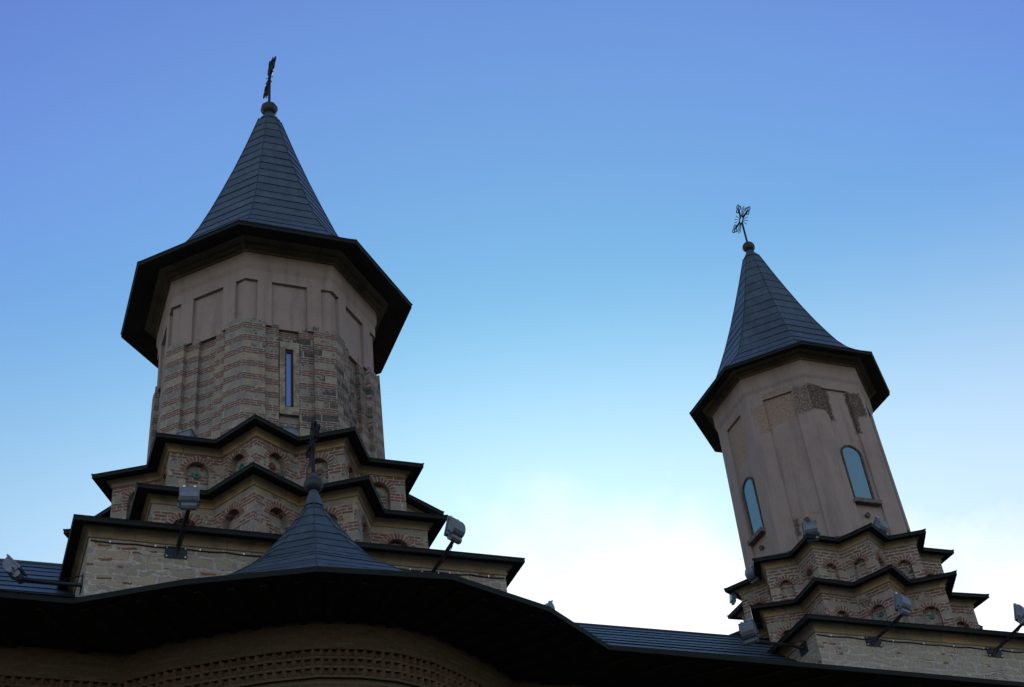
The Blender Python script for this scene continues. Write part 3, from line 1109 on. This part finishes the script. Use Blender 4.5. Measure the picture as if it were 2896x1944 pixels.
for fi in (0, 2, 4, 6):
    arched(tower_r, TR, fi, 1.79, -0.045 if fi == 0 else 0.0, 0.235, 16.14, 17.62)
for fi, s_, z in ((0, -.12, 15.76), (7, -.04, 15.84), (6, .04, 15.78), (1, 0.0, 15.8)):
    a = math.radians(45 * fi)
    R3 = Matrix.Rotation(a, 3, 'Z')
    mb = MB()
    cc = Vector((TR[0], TR[1], 0))
    p0 = cc + R3 @ Vector((s_, -1.72, z)); p1 = cc + R3 @ Vector((s_, -1.865, z - 0.015))
    ax = R3 @ Vector((1, 0, 0)); az = Vector((0, 0, 1))
    mb.ring(p1, ax, az, 0.052, 0.014, M['pipe'], 14)
    mb.tube([p0, p1], 0.045, M['pipe'], 10)
    mesh(mb, 'vent_pipe', tower_r)

SRU = star(TR, 2.677, 2.163)
SRL = star(TR, 3.093, 2.459)
wallRU = star_tier(TR, SRU, 15.03, 0.235, 13.85, tower_r, radial(TR, octa_r(2.03), STAR_ANG), 15.20,
                   dict(w=0.30, crown=14.52, depth=0.11, cf=0.52, v=0.12), 0.19, 0.085, mt='brick_star')
wallRL = star_tier(TR, SRL, 13.79, 0.26, 12.2, tower_r, wallRU, 13.95,
                   dict(w=0.36, crown=13.24, depth=0.11, cf=0.5, v=0.11), 0.19, 0.09, (0.06, (0, 1, 2, 3, 4)))
base_mb, wR = base_block(18.43 + 0.9, 24.45, 4.18, 3.17, 12.35, 10.2, church, 'rubble_pale', wallRL, 12.52, TR)
mesh(base_mb, 'tower_base', church, 'low pale stone base under the smaller tower')

# ------------------------------------------------------------------ nave and side apse
EZ = 10.0
EV = [(-14, 18.19), (-6, 18.38), (1.263, 18.60), (2.647, 17.82), (4.382, 17.13), (6.303, 17.02), (8.072, 17.70), (9.488, 18.75), (18, 18.96), (32, 19.30)]
# roofs
mb = MB()


def strip_roof(mb, x0, x1, ridge_z):
    ye = lambda x: 18.57 + 0.0246 * (x - 1.2)
    prof = [(0.0, EZ), (0.42, 11.02), (0.6, 11.8), (1.0, ridge_z)]

    def rf(t, e):
        return [(x, ye(x) - e + (24.45 - ye(x)) * t) for x in (x0, x1)]
    sheet_roof(mb, prof, rf, M['roof'], 0.36, 0.02, 0, closed=False)
    mb.face([(x0, 24.45, ridge_z), (x1, 24.45, ridge_z), (x1, 30.4, EZ), (x0, 30.4, EZ)], M['roof'])
    for x in [x0 + 0.9 + 1.9 * i for i in range(int((x1 - x0) / 1.9))]:
        jl = []
    mb.tube([(x0, 24.45, ridge_z + 0.01), (x1, 24.45, ridge_z + 0.01)], 0.035, M['roof'], 8)


strip_roof(mb, -14, 3.2, 13.80)
strip_roof(mb, 8.0, 32, 13.46)
nave_roof = mb

# nave walls
mbw = MB()
WALL = [(-14, 19.75), (-6, 19.9), (2.202, 20.108)]
AP = [(2.202, 20.108), (2.80, 19.62), (3.527, 19.19), (4.10, 18.88), (4.74, 18.63), (5.35, 18.56), (5.907, 18.60), (6.50, 18.80), (7.036, 19.13), (7.68, 19.58), (8.30, 20.10)]
WALLR = [(8.30, 20.10), (16, 20.3), (32, 20.7)]


def wall_strip(mb, pts, z0, z1, mt, u0=0.0):
    u = u0
    for a, b in zip(pts, pts[1:]):
        d = math.dist(a, b)
        mb.face([(a[0], a[1], z0), (b[0], b[1], z0), (b[0], b[1], z1), (a[0], a[1], z1)], mt, [(u, z0), (u + d, z0), (u + d, z1), (u, z1)])
        u += d


wall_strip(mbw, WALL, -1.6, 9.93, M['facade'])
wall_strip(mbw, WALLR, -1.6, 9.93, M['facade'])
for P_ in ([(32, 20.7), (32, 28.9), (-14, 28.9), (-14, 19.75)],):
    wall_strip(mbw, P_, -1.6, 9.93, M['facade'])
nave = mesh(mbw, 'nave', church)
mesh(nave_roof, 'nave_roof', nave)

mba = MB()
wall_strip(mba, AP, -1.6, 9.93, M['facade'])
apse = mesh(mba, 'side_apse', church)

# brick courses and saw-tooth frieze below the eaves


def offset_open(pts, d):
    out = []
    for i, p in enumerate(pts):
        a = pts[max(i - 1, 0)]; b = pts[min(i + 1, len(pts) - 1)]
        e = Vector((b[0] - a[0], b[1] - a[1])).normalized()
        out.append((p[0] + e.y * d, p[1] - e.x * d))
    return out


def ledge(mb, pts, z0, z1, d, mt):
    o = offset_open(pts, d)
    i_ = offset_open(pts, -0.02)
    u = 0.0
    for k in range(len(pts) - 1):
        L_ = math.dist(o[k], o[k + 1])
        A, B = o[k], o[k + 1]
        C, D = i_[k + 1], i_[k]
        mb.face([(A[0], A[1], z0), (B[0], B[1], z0), (B[0], B[1], z1), (A[0], A[1], z1)], mt, [(u, z0), (u + L_, z0), (u + L_, z1), (u, z1)])
        mb.face([(D[0], D[1], z0), (C[0], C[1], z0), (B[0], B[1], z0), (A[0], A[1], z0)], mt)
        mb.face([(A[0], A[1], z1), (B[0], B[1], z1), (C[0], C[1], z1), (D[0], D[1], z1)], mt)
        u += L_


def teeth(mb, pts, z0, z1, d, w, mt):
    acc = []
    for a, b in zip(pts, pts[1:]):
        L_ = math.dist(a, b)
        n = max(1, round(L_ / w))
        for i in range(n):
            e = ((b[0] - a[0]) / L_, (b[1] - a[1]) / L_)
            nn = (e[1], -e[0])
            s_ = (i + 0.5) * L_ / n
            hw = 0.36 * L_ / n
            c_ = (a[0] + e[0] * s_, a[1] + e[1] * s_)
            l_ = (c_[0] - e[0] * hw, c_[1] - e[1] * hw)
            r_ = (c_[0] + e[0] * hw, c_[1] + e[1] * hw)
            dd = d * random.uniform(0.85, 1.05)
            t_ = (c_[0] + nn[0] * dd, c_[1] + nn[1] * dd)
            for p_, q_ in ((l_, t_), (t_, r_)):
                mb.face([(p_[0], p_[1], z0), (q_[0], q_[1], z0), (q_[0], q_[1], z1), (p_[0], p_[1], z1)], mt)
            mb.face([(l_[0], l_[1], z0), (r_[0], r_[1], z0), (t_[0], t_[1], z0)], mt)


def frieze(pts, parent, rows, drop):
    mb = MB()
    z = 9.90
    d = 0.125
    while z > 9.53:
        ledge(mb, pts, z - 0.075, z, d, M['facade'])
        z -= 0.075
        d -= 0.011
    z = 9.52 - drop
    ledge(mb, pts, z - 0.035, z + 0.02 + drop, 0.075, M['facade'])
    for r in range(rows):
        zz = z - 0.035
        teeth(mb, pts, zz - 0.105, zz, 0.09, 0.135, M['facade_tooth'])
        ledge(mb, pts, zz - 0.145, zz - 0.105, 0.055, M['facade'])
        z = zz - 0.105 - 0.005
    mesh(mb, 'sawtooth_frieze', parent)


frieze(AP, apse, 3, 0.0)
frieze(WALL, nave, 3, 0.03)
frieze(WALLR, nave, 3, 0.03)

# soffits and metal edges
def resample(pts, counts):
    out = [pts[0]]
    for (a, b), n in zip(zip(pts, pts[1:]), counts):
        for i in range(1, n + 1):
            out.append((a[0] + (b[0] - a[0]) * i / n, a[1] + (b[1] - a[1]) * i / n))
    return out


def soffit(E, Wl, parent, beams):
    mb = MB()
    n = len(E)
    for k in range(n - 1):
        mb.face([(E[k][0], E[k][1] + 0.02, EZ - 0.06), (Wl[k][0], Wl[k][1], 9.91), (Wl[k + 1][0], Wl[k + 1][1], 9.91), (E[k + 1][0], E[k + 1][1] + 0.02, EZ - 0.06)], M['soffit'])
    for k in range(n - 1):
        for f in beams:
            a = Vector((E[k][0] + (E[k + 1][0] - E[k][0]) * f, E[k][1] + (E[k + 1][1] - E[k][1]) * f + 0.22, EZ - 0.078))
            b = Vector((Wl[k][0] + (Wl[k + 1][0] - Wl[k][0]) * f, Wl[k][1] + (Wl[k + 1][1] - Wl[k][1]) * f, 9.885))
            d = b - a
            mb.box((a + b) / 2, (0.11, d.length, 0.06), M['soffit'], d.to_track_quat('Y', 'Z').to_matrix())
    # metal edge
    O = offset_open(E, 0.014)
    for k in range(n - 1):
        A, B = E[k], E[k + 1]
        C, D = O[k], O[k + 1]
        f0, f1 = EZ - 0.075, EZ + 0.004
        mb.face([(A[0], A[1], f0), (B[0], B[1], f0), (D[0], D[1], f1), (C[0], C[1], f1)], M['roof_edge'])
        mb.face([(A[0], A[1] + .03, f0), (B[0], B[1] + .03, f0), (B[0], B[1], f0), (A[0], A[1], f0)], M['roof_edge'])
        mb.face([(C[0], C[1], f1), (D[0], D[1], f1), (D[0], D[1] + 0.08, f1 + 0.02), (C[0], C[1] + 0.08, f1 + 0.02)], M['roof_edge'])
    mesh(mb, 'eave', parent)


eA = resample(EV[2:8], [2, 2, 2, 2, 2])
soffit(eA, AP, apse, (0.25, 0.75))
soffit(resample(EV[0:3], [8, 8]), resample(WALL, [8, 8]), nave, (0.5,))
soffit(resample(EV[7:10], [9, 12]), resample(WALLR, [9, 12]), nave, (0.5,))

# apse roof
AC = (5.035, 19.9)
RING = [(0.95, 20.72)] + EV[2:8] + [(9.75, 20.75)]
ZEND = [10.95] + [EZ] * 6 + [10.95]
mb = MB()
AZ = [(0.0, 10.0), (0.25, 10.36), (0.40, 10.74), (0.45, 10.865), (0.50, 10.98), (0.58, 11.18), (0.69, 11.52), (0.80, 11.97), (0.90, 12.43), (0.985, 12.88)]


def apse_rf(t, e):
    out = []
    for p in RING:
        d = math.dist(p, AC)
        r_ = 3.1 * (1 - t) if t >= 0.45 else 1.705 + (d - 1.705) * (0.45 - t) / 0.45
        f = (r_ + e) / d
        out.append((AC[0] + (p[0] - AC[0]) * f, AC[1] + (p[1] - AC[1]) * f))
    return out


sheet_roof(mb, AZ, apse_rf, M['roof'], 0.33, 0.010, 0.009, closed=False)
mesh(mb, 'apse_roof', apse)
finial(AC, 13.17, 0.155, apse, 12, [(0.17, 12.72), (0.13, 12.86), (0.085, 13.0), (0.07, 13.06)], 0.12)
mb = MB()
mb.tube([(AC[0], AC[1], 13.30), (AC[0], AC[1], 13.39)], 0.065, M['roof'], 12)
mesh(mb, 'pole_collar', apse)
cross('cross', AC, 13.36, 14.06, 0.47, 0.42, apse, 0.030)


# ------------------------------------------------------------------ floodlights
def flood(label, plate, arm_pts, head, yaw, tilt, plate_yaw=0.0, scale=1.0, group='floodlights on the church'):
    """head = pivot of the yoke; yaw = bearing of the lens (0 = +Y), tilt = upward"""
    t = empty('floodlight', head)
    bpy.context.view_layer.update()
    t['label'] = label
    t['category'] = 'floodlight'
    t['group'] = group
    Rz = Matrix.Rotation(-math.radians(yaw), 3, 'Z')
    Rx = Matrix.Rotation(math.radians(tilt), 3, 'X')
    R3 = Rz @ Rx
    hp = Vector(head)
    s = scale

    def X(p, rot=R3):
        return hp + rot @ (Vector(p) * s)
    # yoke: U bracket
    mb = MB()
    yk = [(-.17, -.02, .10), (-.17, -.02, .03), (-.14, -.02, 0.0), (.14, -.02, 0.0), (.17, -.02, .03), (.17, -.02, .10)]
    mb.tube([X(p, Rz) for p in yk], 0.012 * s, M['lamp_grey'], 6)
    mb.tube([X((-.185, -.02, .10), Rz), X((.185, -.02, .10), Rz)], 0.014 * s, M['arm'], 8)
    mesh(mb, 'yoke', t)
    # head body, profile in (y, z), lens on +y
    piv = Vector((0, -.02, .10))

    def H(x, y, z):
        return hp + Rz @ ((piv + Rx @ (Vector((x, y, z)))) * s)
    prof = [(0.07, -.06), (0.07, .26), (0.05, .27), (-.02, .25), (-.075, .20), (-.105, .13), (-.11, .06), (-.09, 0.0), (-.05, -.045), (0.0, -.06)]
    mb = MB()
    xs = (-.145, -.125, .125, .145)
    rings = []
    for x in xs:
        k_ = 0.93 if abs(x) > 0.14 else 1.0
        rings.append([H(x, 0.0 + (y - 0.0) * k_, 0.1 + (z - 0.1) * k_) for y, z in prof])
    mb.loft(rings, M['lamp_grey'], smooth=False)
    mb.face(list(reversed(rings[0])), M['lamp_grey'])
    mb.face(rings[-1], M['lamp_grey'])
    mesh(mb, 'housing', t)
    mb = MB()
    rot = Rz @ Rx
    mb.box(H(0, .082, .10), (.325 * s, .026 * s, .36 * s), M['lamp_grey'], rot)
    for x in (-.085, .085):
        mb.box(H(x, .085, .285), (.035 * s, .045 * s, .03 * s), M['bolt'], rot)
    mesh(mb, 'lens_frame', t)
    mb = MB()
    mb.box(H(0, .099, .10), (.27 * s, .006 * s, .30 * s), M['glass_pale'], rot)
    mesh(mb, 'lens', t)
    mb = MB()
    gp = [(0.03, -.045), (0.045, -.09), (0.03, -.135), (-.02, -.15), (-.065, -.135), (-.085, -.09), (-.07, -.045), (-.03, -.03)]
    rr = [[H(x, y, z) for y, z in gp] for x in (-.125, -.11, .11, .125)]
    mb.loft(rr, M['lamp_grey'])
    mb.face(list(reversed(rr[0])), M['lamp_grey'])
    mb.face(rr[-1], M['lamp_grey'])
    mesh(mb, 'gear_box', t)
    if arm_pts:
        mb = MB()
        mb.tube(arm_pts + [hp - Vector((0, 0, 0.005))], 0.034, M['arm'], 10)
        a = Vector(arm_pts[0])
        mb.tube([a + Vector((0.03, 0, 0.0)), a + Vector((0.05, -0.12, 0.12)), a * 0.4 + hp * 0.6 + Vector((0.045, 0, -0.05)), hp + Vector((0.03, 0, 0.02))], 0.008, M['arm'], 6)
        mesh(mb, 'arm', t)
    if plate:
        c_, w_, h_ = plate
        rp = Matrix.Rotation(math.radians(plate_yaw), 3, 'Z')
        mb = MB()
        mb.box(c_, (w_, 0.016, h_), M['plate'], rp)
        # stiffening web behind the arm
        p = mesh(mb, 'wall_plate', t)
        for sx in (-1, 1):
            for sz in (-1, 1):
                mb = MB()
                q_ = Vector(c_) + rp @ Vector((sx * (w_ / 2 - .03), -0.014, sz * (h_ / 2 - .03)))
                mb.tube([q_ + rp @ Vector((0, 0.006, 0)), q_ + rp @ Vector((0, -0.008, 0))], 0.012, M['bolt'], 8)
                put(mb.build('bolt'), p)
    return t


yl = wL[0][1]     # front wall of the left base
yr = wR[0][1]
xl = wL[0][0]
xr = wR[0][0]
flood('grey floodlight on a black arm left of the apse spire, seen from behind',
      ((2.945, yl - 0.010, 12.135), 0.36, 0.215), [(2.945, yl - 0.02, 12.08), (2.955, yl - 0.25, 12.22)], (2.99, 19.93, 12.50), 8, 12)
flood('grey floodlight on a black arm against the sky, right of the apse spire',
      ((7.29, yl - 0.010, 12.115), 0.36, 0.215), [(7.28, yl - 0.02, 12.06), (7.30, yl - 0.15, 12.13)], (7.48, 19.93, 12.40), -32, 20)
flood('grey floodlight over the sheet roof at the far left edge, seen from its side',
      ((xl - 0.010, 21.25, 11.70), 0.30, 0.22), [(xl - 0.02, 21.25, 11.68), (xl - 0.4, 21.22, 11.66)], (0.56, 21.2, 11.68), 115, 42, 90)
flood('small grey floodlight lying on the upper star roof, left of the slit window', None, None, (3.33, 22.45, 15.32), 40, 58)
flood('small grey floodlight on the upper star roof just under the slit window', None, None, (5.13, 22.25, 15.52), 0, 62)
flood('floodlight half hidden behind the right rim of the larger upper star roof', None, None, (7.46, 23.9, 15.42), -70, 50)
flood('grey floodlight standing on the star roof below the plain panel of the smaller tower', None, None, (16.72, 22.62, 14.98), 30, 32)
flood('grey floodlight standing on the star roof below the arched window facing the yard', None, None, (18.36, 22.45, 15.14), -22, 38)
flood('floodlight peeking over the left rim of the smaller upper star roof', None, None, (16.26, 24.45, 14.92), 75, 45, 0, 0.8)
flood('tiny floodlight hanging out beyond the left edge of the smaller upper star roof', None, None, (16.05, 25.2, 14.75), -80, 10, 0, 0.6)
flood('grey floodlight on a black arm at the middle of the smaller tower base',
      ((16.735, yr - 0.010, 12.02), 0.36, 0.21), [(16.70, yr - 0.02, 11.96), (16.74, yr - 0.15, 12.03)], (17.06, 20.82, 12.30), -22, 14)
flood('grey floodlight cut off by the right edge of the photo',
      ((19.63, yr - 0.010, 12.00), 0.36, 0.21), [(19.58, yr - 0.02, 11.94), (19.62, yr - 0.15, 12.02)], (19.93, 20.82, 12.32), -28, 14)
flood('grey floodlight on a long black arm left of the smaller tower base',
      ((xr - 0.010, 22.05, 12.02), 0.28, 0.24), [(xr - 0.02, 22.05, 12.02), (xr - 0.3, 22.02, 12.05)], (14.24, 22.0, 12.06), 50, 35, 90)
flood('floodlight corner just showing above the apse eave, right of the large tower base',
      ((wL[1][0] + 0.010, 21.3, 11.72), 0.28, 0.24), [(wL[1][0] + 0.02, 21.3, 11.70), (wL[1][0] + 0.4, 21.3, 11.72)], (9.56, 21.3, 11.76), -115, 42, -90)


# ------------------------------------------------------------------ cables under the cornices
def cable(label, x0, x1, y, z):
    mb = MB()
    pts = []
    n = int((x1 - x0) / 0.12)
    for i in range(n + 1):
        x = x0 + (x1 - x0) * i / n
        sag = -0.018 * abs(sin(PI * (x - x0) / 0.72)) + random.uniform(-0.003, 0.003)
        pts.append((x, y - 0.016, z + sag))
    mb.tube(pts, 0.011, M['arm'], 6)
    x = x0 + 0.3
    o = mb.build('cable')
    o['label'] = label
    o['category'] = 'cable'
    o['group'] = 'cables under the base cornices'
    while x < x1:
        cl = MB()
        cl.box((x, y - 0.016, z - 0.004), (0.02, 0.034, 0.034), M['bolt'])
        put(cl.build('cable_clip'), o)
        x += 0.72


cable('thin black cable clipped under the cornice of the large tower base', xl + 0.03, wL[1][0] - 0.03, yl, 12.222)
cable('thin black cable clipped under the cornice of the smaller tower base', xr + 0.03, wR[1][0] - 0.03, yr, 12.072)

# ------------------------------------------------------------------ ground
mb = MB()
mb.face([(-600, -600, -1.6), (600, -600, -1.6), (600, 600, -1.6), (-600, 600, -1.6)], M['ground'])
g = mb.build('ground')
g['kind'] = 'structure'
